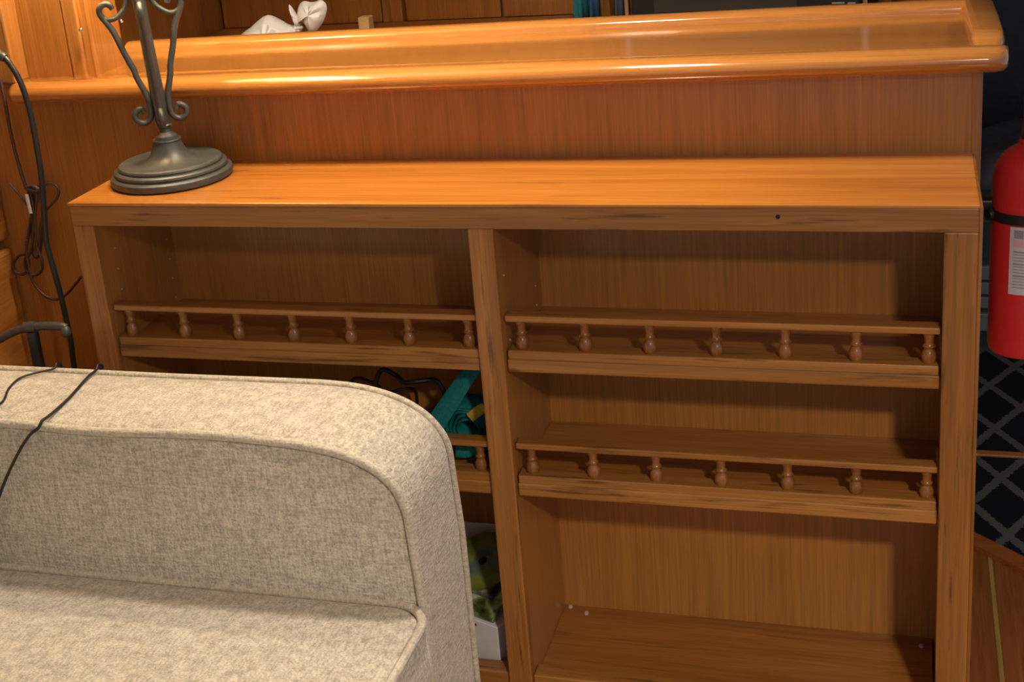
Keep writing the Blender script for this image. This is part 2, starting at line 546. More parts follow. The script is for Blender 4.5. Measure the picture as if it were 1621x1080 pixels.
def bar_nosing():
    bm = bmesh.new()
    stations = [(-0.234, 0.35), (-0.231, 0.65), (-0.224, 0.88), (-0.212, 1.0), (1.455, 1.0), (1.470, 0.97), (1.480, 0.86), (1.486, 0.62), (1.487, 0.3)]
    rings = []
    for x, s in stations:
        zt = -0.0035 + 0.0085 * (x + 0.245) / 1.73
        y0 = py_(x)
        rings.append([bm.verts.new((x, y0 + 0.03 + (y - 0.03) * (0.35 + 0.65 * s), ZD + zt * (0.03 - y) / 0.06 - 0.015 + (z + 0.015) * (0.5 + 0.5 * s))) for y, z in prof])
    n = len(prof)
    for A, B in zip(rings, rings[1:]):
        for i in range(n):
            bm.faces.new((A[i], B[i], B[(i + 1) % n], A[(i + 1) % n]))
    bm.faces.new(rings[0]); bm.faces.new(rings[-1][::-1])
    return bm


link('nosing', bar_nosing(), W_BAR, bar, True, None, 50)
# rim along the back of the deck
rprof = [(0.0, -0.004), (0.0, 0.008), (0.003, 0.0125), (0.008, 0.0155), (0.016, 0.018), (0.028, 0.019), (0.040, 0.017), (0.046, 0.012), (0.046, -0.004)]
prism_x('back_rim', rprof, (-0.145, ry_(-0.145), ZD), (1.440, ry_(1.440), ZD + 0.001), W_BAR, bar, True, 50)
# rim returning along the right end
def end_rim():
    bm = bmesh.new()
    rings = []
    for t, xa, xb, h in ((0.0, 1.440, 1.479, 0.004), (0.06, 1.438, 1.484, 0.014), (0.15, 1.437, 1.486, 0.0185), (0.55, 1.435, 1.486, 0.0195), (0.9, 1.434, 1.485, 0.0195), (1.0, 1.434, 1.480, 0.018)):
        y = py_(1.45) + 0.012 + t * (ry_(1.45) + 0.046 - py_(1.45) - 0.012)
        ring = [(xa, -0.004), (xa, h * 0.55), (xa + 0.003, h * 0.92), (xa + 0.007, h), (xb - 0.010, h), (xb - 0.003, h * 0.8), (xb, h * 0.35), (xb, -0.022), (xb - 0.02, -0.024)]
        rings.append([bm.verts.new((x, y, ZD + z)) for x, z in ring])
    n = len(rings[0])
    for A, B in zip(rings, rings[1:]):
        for i in range(n):
            bm.faces.new((A[i], B[i], B[(i + 1) % n], A[(i + 1) % n]))
    bm.faces.new(rings[0]); bm.faces.new(rings[-1][::-1])
    return bm


link('end_rim', end_rim(), W_BAR, bar, True, None, 40)

# panelled post standing on the left end of the bar, and the upright board beside it
post = thing('panelled_post', 'teak corner post with upright seam standing on the bar beside the lamp', 'post', (-0.14, 0.31, ZD))
ZP = ZD - 0.004
box('front_panel', -0.214, -0.1195, 0.258, 0.28, ZP, CEIL, W_Z, post, 0.001)
box('corner_stile', -0.1175, -0.088, 0.255, 0.285, ZP, CEIL, W_STILE, post, 0.003)
box('side_panel', -0.112, -0.076, 0.270, 0.372, ZP, CEIL, W_Z, post, 0.001)
box('core', -0.214, -0.10, 0.279, 0.37, ZP, CEIL, W_DARK, post)
ball('catch', hit(0, -0.074, 128, 47), 0.0045, CHROME, post)
ball('catch', hit(0, -0.074, 192, 33), 0.0042, CHROME, post)
tag(box('upright_board', -0.52, -0.2145, 0.215, 0.30, 1.1095, CEIL, W_STILE, None, 0.004),
    'broad plain teak upright on the left end of the bar', 'board')

# locker with drawers along the left wall
lock = thing('side_locker', 'low teak locker with slotted drawer fronts behind the beige sofa', 'locker', (-0.4, 0, 0))
box('body', -0.518, -0.335, -1.2, 0.245, 0, 0.92, W_Y, lock)
box('drawer_front', -0.345, -0.318, -1.2, 0.247, 0.800, 0.92, W_Y, lock, 0.006, 3)
box('drawer_front', -0.345, -0.318, -1.2, 0.247, 0.40, 0.781, W_Y, lock, 0.009, 3)
box('drawer_front', -0.345, -0.318, -1.2, 0.247, 0.03, 0.385, W_Y, lock, 0.009, 3)

# ------------------------------------------------------------------ the bookcase
bc = thing('bookcase', 'low two-bay teak bookcase with spindle gallery rails on its shelves', 'bookcase', (0.72, 0.12, 0))
XL, XC0, XC1, XR, XE = 0.040, 0.7005, 0.7416, 1.3942, 1.440
ZR = H - 0.0416
top = hexa('top_panel', [(-0.001, -0.0022, H - 0.006), (XE + 0.001, -0.0022, H - 0.006), (XE + 0.001, py_(XE) + 0.002, H - 0.006), (-0.001, py_(0) + 0.002, H - 0.006)],
           [(-0.001, -0.0022, H), (XE + 0.001, -0.0022, H), (XE + 0.001, py_(XE) + 0.002, H), (-0.001, py_(0) + 0.002, H)], W_TOP, bc, 0.0018)
box('top_rail', 0.0005, XE, 0, 0.022, ZR, H - 0.006, W_RAIL, bc, 0.002)
for xa, xb in ((0.0005, XL), (XC0, XC1), (XR, XE)):
    box('stile', xa, xb, 0, 0.022, 0.0, ZR + 0.0005, W_STILE, bc, 0.002)
YB = 0.2575
box('side_panel', 0.006, XL - 0.001, 0.02, YB - 0.008, 0.0, H - 0.012, W_PLY, bc)
box('divider', XC0 + 0.001, XC1 - 0.001, 0.02, YB, 0.0, H - 0.012, W_PLY, bc)
box('side_panel', XR + 0.004, XE - 0.004, 0.02, YB, 0.0, H - 0.012, W_PLY, bc)
box('edge_trim', XE - 0.0005, XE + 0.0045, -0.002, py_(XE) + 0.002, 0.0, H - 0.002, W_STILE, bc, 0.003)
box('back_panel', 0.02, XC0 + 0.02, YB - 0.012, YB - 0.006, 0.0, H - 0.012, W_PLY, bc)
box('back_panel', XC1 - 0.02, XE - 0.01, YB - 0.003, YB + 0.003, 0.0, H - 0.012, W_PLY, bc)
box('plinth', 0.001, XE - 0.001, 0.006, 0.02, 0.0, 0.070, W_RAIL, bc)

SPIN = [(0.0, 0.0), (0.0068, 0.0), (0.0086, 0.0025), (0.0096, 0.009), (0.0095, 0.013), (0.0080, 0.018), (0.0058, 0.0215), (0.0062, 0.0232),
        (0.0080, 0.0245), (0.0082, 0.0258), (0.0064, 0.0274), (0.0058, 0.031), (0.0063, 0.037), (0.0078, 0.042), (0.0088, 0.0445), (0.0080, 0.0468), (0.0080, 0.0515), (0.0, 0.0515)]
spin_mesh = None


def shelf_unit(xa, xb, zlip, zb, zrail, zshelf, xs0, xs1, gallery=True):
    global spin_mesh
    s = box('shelf', xa - 0.0005, xb + 0.0005, 0.030, YB - 0.004, zshelf - 0.018, zshelf, W_X, bc)
    band = zlip - 0.0155
    if gallery:
        box('lip_cap', xa + 0.003, xb - 0.003, 0.0115, 0.042, band, zlip, W_RAIL, s, 0.002)
    else:
        box('lip_cap', xa + 0.0005, xb - 0.0005, 0.0085, 0.042, band, zlip, W_RAIL, s, 0.002)
    box('lip', xa + 0.002, xb - 0.002, 0.0095, 0.034, zb, band + 0.0008, W_RAIL, s, 0.0022)
    if not gallery: return
    g = box('gallery_rail', xa + 0.003, xb - 0.002, 0.0105, 0.036, zrail - 0.0105, zrail, W_RAIL, s, 0.0022)
    for i in range(7):
        x = xs0 + (xs1 - xs0) * i / 6
        if spin_mesh is None:
            bm = bm_lathe(SPIN, (0, 0, 0), 16)
            o = link('spindle', bm, W_TURN, None, True, None, 50)
            spin_mesh = o.data
        else:
            o = bpy.data.objects.new('spindle', spin_mesh); COL.objects.link(o)
        o.location = (x, 0.0255, zlip - 0.0015)
        o.scale = (1.1, 1.1, (zrail - zlip - 0.008) / 0.0485)
        adopt(o, s)


for xa, xb, s0, s1 in ((XL, XC0, 0.065, 0.679), (XC1, XR, 0.7665, 1.3775)):
    shelf_unit(xa, xb, 0.7020, 0.6658, 0.7615, 0.6820, s0, s1)
    shelf_unit(xa, xb, 0.4815, 0.4441, 0.5390, 0.4610, s0, s1)
    shelf_unit(xa, xb, 0.0970, 0.0600, 0, 0.0780, s0, s1, False)
# small pale shelf pins in the side panels, and on the bottom shelf
for y in (0.052, 0.223):
    for k in range(4):
        z = (0.851 if y < 0.1 else 0.808) - 0.038 * k
        lathe('shelf_pin', [(0, -0.001), (0.0016, -0.001), (0.0016, 0.001), (0, 0.001)], (XL - 0.0002, y, z), PIN, bc, 8, (1, 0, 0))
for y, z in ((0.039, 0.819), (0.217, 0.734), (0.216, 0.699), (0.043, 0.707)):
    lathe('shelf_pin', [(0, -0.001), (0.0016, -0.001), (0.0016, 0.001), (0, 0.001)], (XC1 - 0.0002, y, z), PIN, bc, 8, (1, 0, 0))
for k, (x, y) in enumerate(((0.752, 0.246), (0.786, 0.230), (1.377, 0.226))):
    tag(lathe('shelf_peg', [(0, 0), (0.0042, 0), (0.0045, 0.002), (0.0036, 0.0045), (0, 0.005)], (x, y, 0.0779), PIN, None, 12),
        ('small pale shelf peg in the back corner of the bottom right shelf', 'small pale shelf peg lying near the divider on the bottom shelf',
         'small pale shelf peg lying near the right end of the bottom shelf')[k], 'peg')
lathe('screw_hole', [(0, -0.0004), (0.0034, -0.0004), (0.0034, 0.0004), (0, 0.0004)], (1.169, -0.0002, 0.931), DARKHOLE, bc, 10, (0, -1, 0))
lathe('screw_hole', [(0, -0.0004), (0.0026, -0.0004), (0.0026, 0.0004), (0, 0.0004)], (0.933, YB - 0.0012, 0.745), DARKHOLE, bc, 10, (0, -1, 0))

# ------------------------------------------------------------------ table lamp on the bookcase
LX, LY = 0.1215, 0.143
lamp = thing('table_lamp', 'dark bronzed iron table lamp with scrolled arms on the bookcase top', 'lamp', (LX, LY, H))
base_prof = [(0.0, 0.0), (0.1000, 0.0), (0.1050, 0.003), (0.1062, 0.008), (0.1048, 0.0135), (0.1010, 0.0165), (0.0972, 0.0168), (0.0968, 0.0182), (0.0982, 0.0205), (0.0972, 0.0240),
             (0.0938, 0.0262), (0.0898, 0.0264), (0.0892, 0.0280), (0.0900, 0.0302), (0.0885, 0.0332), (0.0845, 0.0348), (0.0800, 0.0342), (0.0740, 0.0322), (0.0640, 0.0322), (0.0500, 0.0342),
             (0.0400, 0.0385), (0.0330, 0.0455), (0.0280, 0.0550), (0.0250, 0.0630), (0.0236, 0.0680), (0.0248, 0.0698), (0.0238, 0.0718), (0.0200, 0.0722), (0.0200, 0.0740), (0.0188, 0.0775),
             (0.0136, 0.0805), (0.0100, 0.0840), (0.0094, 0.0895), (0.0128, 0.0945), (0.0132, 0.0965), (0.0115, 0.0985), (0.0, 0.0985)]
lathe('base', base_prof, (LX, LY, H), IRON, lamp, 64, None, 28)
VN = Vector((CPOS[0] - LX, CPOS[1] - LY, 0)).normalized()      # one arm points out into the room, towards the sofa's front
VT = Vector((-VN.y, VN.x, 0))


def lamp_plane(u, v):
    d = Vector(CR * ((u - PPX) / FPX) + CD * ((v - PPY) / FPX) + _f)
    t = (Vector((LX, LY, 0)) - Vector(CPOS)).dot(VN) / d.dot(VN)
    return Vector(CPOS) + d * t


_a, _b = lamp_plane(258.5, 197), lamp_plane(219.5, 0)
_s0 = (_a - Vector((LX, LY, 0))).dot(VT)
_sl = ((_b - _a).dot(VT)) / (_b.z - _a.z)


def off_(z):                               # sideways lean of the stem at height z
    return _s0 * min(1, max(0, (z - H - 0.06) / 0.04)) + _sl * max(0, z - _a.z)


def axp_(z):
    return Vector((LX, LY, 0)) + VT * off_(z)


def ax_(z):
    return axp_(z).x


def leaning(name, prof, mat, seg, angle=40):
    bm = bmesh.new()
    rings = []
    for r, z in prof:
        rings.append([bm.verts.new((axp_(z).x + r * math.cos(2 * math.pi * (k + 0.5) / seg), axp_(z).y + r * math.sin(2 * math.pi * (k + 0.5) / seg), z)) for k in range(seg)])
    for A, B in zip(rings, rings[1:]):
        for k in range(seg):
            bm.faces.new((A[k], A[(k + 1) % seg], B[(k + 1) % seg], B[k]))
    bm.faces.new(rings[0][::-1]); bm.faces.new(rings[-1])
    return link(name, bm, mat, lamp, True, None, angle)


leaning('stem', [(0.0100, H + 0.096), (0.0125, H + 0.104), (0.0112, H + 0.122), (0.0122, H + 0.124), (0.0120, H + 0.15), (0.0112, H + 0.20), (0.0108, H + 0.25), (0.0110, H + 0.34), (0.0110, H + 0.46), (0.007, H + 0.47), (0.007, H + 0.54)], IRON, 8, 30)
scroll_px = [(229.5, 179), (222.5, 172.8), (213.7, 180.7), (218, 191), (229.5, 194.8), (239, 185), (237.4, 167.5), (230.4, 148), (216, 122), (212, 111), (195.5, 82), (181, 53), (170, 38),
             (159, 24.4), (156.7, 15.5), (161, 9), (168, 6.7), (174.4, 9.4), (178, 14.4)]
cee_px = [(164, 29), (172, 31.7), (182, 29.4), (191, 22), (198, 12), (200.5, 0), (200, -22), (196, -45)]


def to_rz(pxs):
    out = []
    for u, v in pxs:
        p = lamp_plane(u, v)
        out.append((-(p - axp_(p.z)).dot(VT), p.z))
    return out


S_RZ, C_RZ = to_rz(scroll_px), to_rz(cee_px)
for dirv in (-VT, VT, VN, -VN):
    a = tube('scroll_arm', [axp_(z) + dirv * r + Vector((0, 0, z)) for r, z in S_RZ], [0.0046, 0.0052, 0.0054, 0.0054, 0.0054, 0.0054, 0.0054, 0.0054, 0.0054, 0.0054, 0.0052, 0.0052, 0.0048], IRON, lamp, 10, 5)
    tube('scroll_branch', [axp_(z) + dirv * r + Vector((0, 0, z)) for r, z in C_RZ], 0.0044, IRON, a, 10, 5)
    # little peg where arm and stem meet
    zc = H + 0.1335
    tube('arm_peg', [axp_(zc) + Vector((0, 0, zc)), axp_(zc) + dirv * 0.016 + Vector((0, 0, zc))], 0.0022, IRON, a, 8, 1)
# above the picture: socket, bulb, harp and shade
SB, ST = 1.47, 1.70
ZBULB = 1.60
bx = ax_(ZBULB)
by = axp_(ZBULB).y
leaning('socket', [(0.012, H + 0.535), (0.017, H + 0.542), (0.017, H + 0.580), (0.013, H + 0.590)], BLACKP, 24)


def shade():
    bm = bmesh.new()
    seg = 48
    rings = []
    for r, z in ((0.190, SB), (0.120, ST), (0.1185, ST), (0.1885, SB)):
        rings.append([bm.verts.new((bx + r * math.cos(2 * math.pi * k / seg), by + r * math.sin(2 * math.pi * k / seg), z)) for k in range(seg)])
    for i in range(4):
        A, B = rings[i], rings[(i + 1) % 4]
        for k in range(seg):
            bm.faces.new((A[k], A[(k + 1) % seg], B[(k + 1) % seg], B[k]))
    return bm


def shade_material():
    m, nt, b, N, L = nodes_of('lit shade cloth')
    b.inputs['Base Color'].default_value = (0.78, 0.66, 0.46, 1); b.inputs['Roughness'].default_value = 0.9
    tr = N.new('ShaderNodeBsdfTranslucent'); tr.inputs[0].default_value = (0.7, 0.5, 0.28, 1)
    mx = N.new('ShaderNodeMixShader'); mx.inputs[0].default_value = 0.3
    L.new(b.outputs[0], mx.inputs[1]); L.new(tr.outputs[0], mx.inputs[2])
    L.new(mx.outputs[0], N['Material Output'].inputs['Surface'])
    return m


sh = link('lamp_shade', shade(), shade_material(), lamp, True, None, 40)
tube('harp', [(bx - 0.02, by, 1.53), (bx - 0.055, by, 1.57), (bx - 0.05, by, 1.65), (bx, by, ST - 0.005), (bx + 0.05, by, 1.65), (bx + 0.055, by, 1.57), (bx + 0.02, by, 1.53)], 0.0018, CHROME, lamp, 6, 5)
for k in range(3):
    a = math.radians(120 * k + 10)
    tube('shade_spoke', [(bx, by, ST - 0.005), (bx + 0.121 * math.cos(a), by + 0.121 * math.sin(a), ST - 0.004)], 0.0015, CHROME, sh, 6, 1)
BR = 0.027
ball('bulb_offscreen', (bx, by, ZBULB - 0.030), BR, glow('bulb glass', (1.0, 0.84, 0.60), BULB_WATTS / (math.pi * 4 * math.pi * BR * BR * 1.13)), lamp, (1, 1, 1.2), 3)


# ------------------------------------------------------------------ sofa
sofa = thing('sofa', 'beige chenille sofa with piped rounded arm standing before the bookcase', 'sofa', (0.2, -1.1, 0))
ARM_R, ARM_F, ARM_X, ARM_Z = -0.088, -0.290, 0.6745, 0.681


def arm_outline():
    """rounded arm seen from the side: (x, z) from the back bottom over the top to the front bottom"""
    pts = [(-0.30, 0.09), (-0.30, 0.66)]
    for k in range(1, 5): pts.append((-0.30 + 0.02 * (1 - math.cos(k / 4 * math.pi / 2)), 0.66 + 0.02 * math.sin(k / 4 * math.pi / 2)))
    for k in range(9): pts.append((-0.2 + 0.66 * k / 8, ARM_Z + 0.0005 * math.sin(k)))
    # big soft front corner
    for k in range(1, 17):
        a = k / 16 * math.pi / 2
        pts.append((0.46 + (ARM_X - 0.006 - 0.46) * math.sin(a) ** 0.86, 0.55 + (ARM_Z - 0.55) * math.cos(a) ** 0.80 if a < math.pi / 2 - 1e-6 else 0.55))
    for z in (0.50, 0.44, 0.36, 0.28, 0.20, 0.14, 0.09): pts.append((ARM_X - 0.006 + 0.006 * min(1, (0.55 - z) / 0.12), z))
    return pts


def make_arm(yr, yf, name='arm'):
    out = arm_outline()
    cx, cz = 0.18, 0.34
    stations = [(yr, -0.010), (yr - 0.006, -0.003), (yr - 0.02, 0.002), (yr - 0.06, 0.0055), ((yr + yf) / 2, 0.0065), (yf + 0.06, 0.0055), (yf + 0.02, 0.002), (yf + 0.006, -0.003), (yf, -0.010)]
    bm = bmesh.new()
    rings = []
    for y, inf in stations:
        ring = []
        n = len(out)
        for i, (x, z) in enumerate(out):
            p0 = out[max(i - 1, 0)]; p1 = out[min(i + 1, n - 1)]
            tx, tz = p1[0] - p0[0], p1[1] - p0[1]
            l = math.hypot(tx, tz) or 1
            nx, nz = -tz / l, tx / l            # outward
            ring.append(bm.verts.new((x + nx * inf, y, z + nz * inf)))
        rings.append(ring)
    n = len(out)
    for A, B in zip(rings, rings[1:]):
        for i in range(n):
            j = (i + 1) % n
            bm.faces.new((A[i], A[j], B[j], B[i]))
    bm.faces.new(rings[0]); bm.faces.new(rings[-1][::-1])
    arm = link(name, bm, FAB, sofa, True, None, 45)
    for y in (yr, yf - 0.002):
        wob = random.Random(5)
        P = []
        for i, (x, z) in enumerate(out):
            s = (0.0025 * math.sin(x * 19 + 1.3) if y < (yr + yf) / 2 else -0.0022) if z > 0.6 else 0.0
            P.append((x + (0.0015 if x > 0.5 and y < (yr + yf) / 2 else 0), y - (0.0015 if y > (yr + yf) / 2 else 0), z + 0.0005 + s))
        tube('piping', P, 0.0070 if y < (yr + yf) / 2 else 0.0056, FABP, arm, 10, 2)
    return arm


make_arm(ARM_R, ARM_F)
make_arm(-1.86, -2.06)
box('base', -0.29, 0.655, -1.87, ARM_F + 0.002, 0.09, 0.275, FAB, sofa, 0.012, 3)
box('back', -0.305, -0.14, -1.87, ARM_F + 0.002, 0.09, 0.78, FAB, sofa, 0.04, 5)
for x in (-0.24, 0.60):
    for y in (-0.16, -1.98):
        lathe('foot', [(0, 0), (0.018, 0), (0.026, 0.07), (0.026, 0.092), (0, 0.092)], (x, y, 0), W_DARK, sofa, 16)


def cushion(name, x0, x1, y0, y1, z0, z1, crown=0.02, cr=0.058):
    """boxed seat cushion: rounded corners in plan, crowned top, welt round the top and bottom edges"""
    def plan(ins):
        pts = []
        X0, X1, Y0, Y1 = x0 + ins, x1 - ins, y0 + ins, y1 - ins
        for cx, cy, a0 in ((X1 - cr, Y1 - cr, 0), (X0 + cr, Y1 - cr, 90), (X0 + cr, Y0 + cr, 180), (X1 - cr, Y0 + cr, 270)):
            for k in range(9):
                a = math.radians(a0 + 90 * k / 8)
                pts.append((cx + cr * math.cos(a), cy + cr * math.sin(a)))
            # a few points along the next side
            nx = {0: (X0 + cr, Y1), 90: (X0, Y0 + cr), 180: (X1 - cr, Y0), 270: (X1, Y1 - cr)}[a0]
            lx, ly = pts[-1]
            for k in range(1, 8): pts.append((lx + (nx[0] - lx) * k / 8, ly + (nx[1] - ly) * k / 8))
        return pts
    mx, my = (x0 + x1) / 2, (y0 + y1) / 2
    bm = bmesh.new()
    rings = []
    for z, ins in ((z0 - 0.006, 0.06), (z0, 0.006), (z0 + 0.03, -0.004), ((z0 + z1) / 2, -0.008), (z1 - 0.02, -0.004), (z1 - 0.004, 0.004)):
        rings.append([bm.verts.new((x, y, z)) for x, y in plan(ins)])
    for s in (0.03, 0.10, 0.2, 0.35, 0.55, 0.75, 0.93):
        z = z1 + crown * (1 - (1 - s) ** 2.2)
        rings.append([bm.verts.new((mx + (x - mx) * (1 - s), my + (y - my) * (1 - s), z)) for x, y in plan(0.004)])
    n = len(rings[0])
    for A, B in zip(rings, rings[1:]):
        for i in range(n):
            bm.faces.new((A[i], A[(i + 1) % n], B[(i + 1) % n], B[i]))
    bm.faces.new(rings[0][::-1]); bm.faces.new(rings[-1])
    c = link(name, bm, FAB, sofa, True, None, 60)
    for z in (z1 - 0.002, z0 + 0.004):
        bm2 = bm_tube([(x, y, z) for x, y in plan(-0.002)], 0.0070, 8, None, True)
        link('piping', bm2, FABP, c, True)
    return c


cushion('seat_cushion', -0.145, 0.688, -1.072, ARM_F - 0.001, 0.276, 0.424)
cushion('seat_cushion', -0.145, 0.688, -1.857, -1.076, 0.276, 0.424)
# two back cushions
for ya, yb in ((-1.07, ARM_F - 0.004), (-1.855, -1.078)):
    box('back_cushion', -0.20, -0.085, ya, yb, 0.43, 0.80, FAB, sofa, 0.035, 5)

# thin cords trailing over the arm
zc = ARM_Z + 0.0085
def arm_z(y):                             # crowned top of the arm, cord lying on it
    t = (y - (ARM_R + ARM_F) / 2) / ((ARM_R - ARM_F) / 2)
    return ARM_Z + 0.0085 - 0.006 * max(0, abs(t)) ** 4
def on_arm(u, v):
    p = hit(2, ARM_Z + 0.007, u, v)
    return (p.x, p.y, arm_z(p.y) + 0.001)
cA = [tuple(hit(1, ARM_R + 0.012, 84, 596)), on_arm(78, 589.5), on_arm(52, 593), on_arm(30, 602), on_arm(14, 618), on_arm(2, 640)]
tag(tube('thin_cord', [(-0.02, -0.0775, 0.55), (cA[1][0] - 0.002, -0.0775, 0.66), (cA[1][0], -0.0785, 0.6855), (cA[1][0], ARM_R - 0.001, 0.6935), (cA[1][0] - 0.001, ARM_R - 0.012, 0.6885)] + cA[2:] + [(-0.045, ARM_F + 0.012, 0.6915), (-0.049, ARM_F - 0.002, 0.6945), (-0.052, ARM_F - 0.0125, 0.684), (-0.060, ARM_F - 0.014, 0.60), (-0.066, ARM_F - 0.015, 0.50), (-0.068, -0.33, 0.456), (-0.066, -0.36, 0.456)], 0.0019, CORD_BLACK, None, 8, 8),
    'thin black cord making a short bend over the sofa arm', 'cord', 'cords trailing over the sofa arm')
f1 = [tuple(hit(1, ARM_F - 0.011, u, v)) for u, v in ((48, 688), (32, 712), (14, 748), (0, 783))]
tag(tube('thin_cord', [(0.045, -0.0775, 0.55), (0.049, -0.0775, 0.66), (on_arm(150, 588)[0], -0.0780, 0.6855), (on_arm(150, 588)[0], ARM_R - 0.001, 0.6940), (on_arm(149, 590)[0] - 0.001, ARM_R - 0.012, 0.6890), on_arm(138, 600), on_arm(112, 630), on_arm(86, 653)] + [(lambda p: (p.x, ARM_F + 0.006, 0.6925))(hit(2, 0.6925, 74, 661)), (lambda p: (p.x, ARM_F - 0.006, 0.6930))(hit(2, 0.693, 66, 667)), (lambda p: (p.x, ARM_F - 0.0115, 0.684))(hit(1, ARM_F - 0.0115, 60, 674))] + f1 + [(-0.045, -0.304, 0.50), (-0.05, -0.34, 0.453), (-0.01, -0.6, 0.454)], 0.0024, CORD_BLACK, None, 8, 8),
    'longer black cord slanting across the sofa arm and down its inner face', 'cord', 'cords trailing over the sofa arm')

# ------------------------------------------------------------------ floor lamp pole and its cords behind the sofa
YT = 0.10
pole = thing('floor_lamp', 'slim black floor lamp with curved neck behind the sofa arm', 'lamp', (-0.12, YT, 0))
tp = [hit(1, YT, u, v) for u, v in ((2, 88), (20, 108), (34, 134), (47, 175), (58, 230), (66, 285), (70, 340), (74, 385), (86, 430), (98, 475), (112, 540), (119, 590))]
tpath = [(-0.30, YT, 1.15), (-0.25, YT, 1.195), (-0.20, YT, 1.203)] + [tuple(p) for p in tp] + [(-0.122, YT, 0.4), (-0.125, YT, 0.2), (-0.125, YT, 0.03)]
tube('neck', tpath, 0.0052, BLACKM, pole, 12, 6)
lathe('collar', [(0, -0.012), (0.0075, -0.012), (0.0088, -0.008), (0.0075, -0.002), (0.0080, 0.004), (0.0088, 0.008), (0.007, 0.012), (0, 0.012)], tuple(tp[0] + Vector((-0.003, 0, 0.002))), GREYM, pole, 16, (1, 0, -0.7))
lathe('foot_plate', [(0, 0.0), (0.075, 0.0), (0.078, 0.006), (0.070, 0.014), (0.02, 0.024), (0.008, 0.04), (0, 0.04)], (-0.125, YT, 0.0), BLACKM, pole, 32)
lathe('head', [(0.012, 0.0), (0.018, 0.004), (0.026, -0.03), (0.046, -0.075), (0.044, -0.075), (0.024, -0.03), (0.012, -0.002)], (-0.30, YT, 1.15), BLACKM, pole, 24, (0.35, 0, 1))

# bundled brown cord hanging on the panel
YC = 0.218
def cpx(*pts, y=YC): return [tuple(hit(1, y, u, v)) for u, v in pts]
bun = thing('cord_bundle', 'brown lamp cord looped into a tied bundle hanging on the panel', 'cord', tuple(hit(1, YC, 52, 330)))
tube('cord', cpx((0, 124), (7, 155), y=0.204) + cpx((14, 195), y=0.210) + cpx((22, 232), (32, 268), (42, 300)), 0.0034, CORD_BROWN, bun, 8, 6)
tube('cord_loop', cpx((44, 298), (50, 330), (52, 370), (48, 400), (32, 404), (22, 416), (24, 430), (38, 434), (46, 420), (42, 396), (46, 366), (52, 330), (56, 302)), 0.0028, CORD_BROWN, bun, 8, 5)
tube('cord_loop', cpx((48, 300), (56, 350), (58, 390), (66, 410), (66, 428), (54, 436), (42, 428), (40, 410), (48, 400), (54, 360), (58, 310), (52, 297), y=YC - 0.006), 0.0028, CORD_BROWN, bun, 8, 5)
tube('cord_loop', cpx((60, 320), (64, 300), (74, 291), (86, 292), (93, 302), (90, 314), (80, 325), (74, 332), (66, 350), (62, 390), y=YC - 0.004), 0.0026, CORD_BROWN, bun, 8, 5)
tube('cord_loop', cpx((54, 300), (62, 296), (68, 306), (68, 350), (64, 396), (58, 408), (52, 396), (50, 350), (50, 306), y=YC + 0.006), 0.0028, CORD_BROWN, bun, 8, 5)
tube('cord_tail', cpx((42, 380), (43, 410), (50, 440), (62, 460), (78, 472), (94, 473), (108, 463), (120, 449), (129, 438), y=YC - 0.008), 0.0028, CORD_BROWN, bun, 8, 6)
tube('cord_end', cpx((44, 326), (32, 310), (24, 300), (16, 291)), 0.0020, CORD_BROWN, bun, 6, 4)
tube('tie', cpx((42, 297), (50, 300), (58, 303), (60, 299), (50, 294), (42, 297), y=YC - 0.007), 0.0040, CORD_BROWN, bun, 8, 4)
tube('cord_tag', cpx((42, 308), (45, 323), (49, 338), y=YC - 0.012), 0.0008, WHITE, bun, 8, 2, wide=0.008, up=(1, 0, 0.1))

# bent metal handle standing behind the sofa arm
YH = -0.02
cart = thing('folding_cart', 'black folding cart with bent grey handle bar behind the sofa arm', 'cart', (-0.14, YH, 0))
hb = [tuple(hit(1, YH, u, v)) for u, v in ((0, 537), (18, 527), (34, 521), (48, 518), (66, 516.5), (84, 516), (98, 517), (105, 520))]
tube('handle_bar', [(hb[0][0] - 0.035, YH, hb[0][2] - 0.030), (hb[0][0] - 0.012, YH, hb[0][2] - 0.006)] + hb, 0.0075, GREYM, cart, 12, 5)
ball('bar_end', hit(1, YH - 0.003, 104, 525), 0.0098, GREYM, cart, (1, 1, 1.15))
lathe('clamp', [(0, -0.012), (0.0098, -0.012), (0.0098, 0.012), (0, 0.012)], tuple(hit(1, YH, 48, 518)), GREYM, cart, 16, (1, 0, 0.1))
ps = hit(1, YH, 51, 524); pe = hit(1, YH, 64, 590)
tube('post', [tuple(ps), tuple(pe), (pe.x + 0.002, YH, 0.3), (pe.x + 0.003, YH, 0.035)], 0.0105, BLACKM, cart, 12, 3)
box('foot_board', pe.x - 0.06, pe.x + 0.06, YH - 0.05, YH + 0.036, 0.0, 0.036, BLACKM, cart, 0.006)

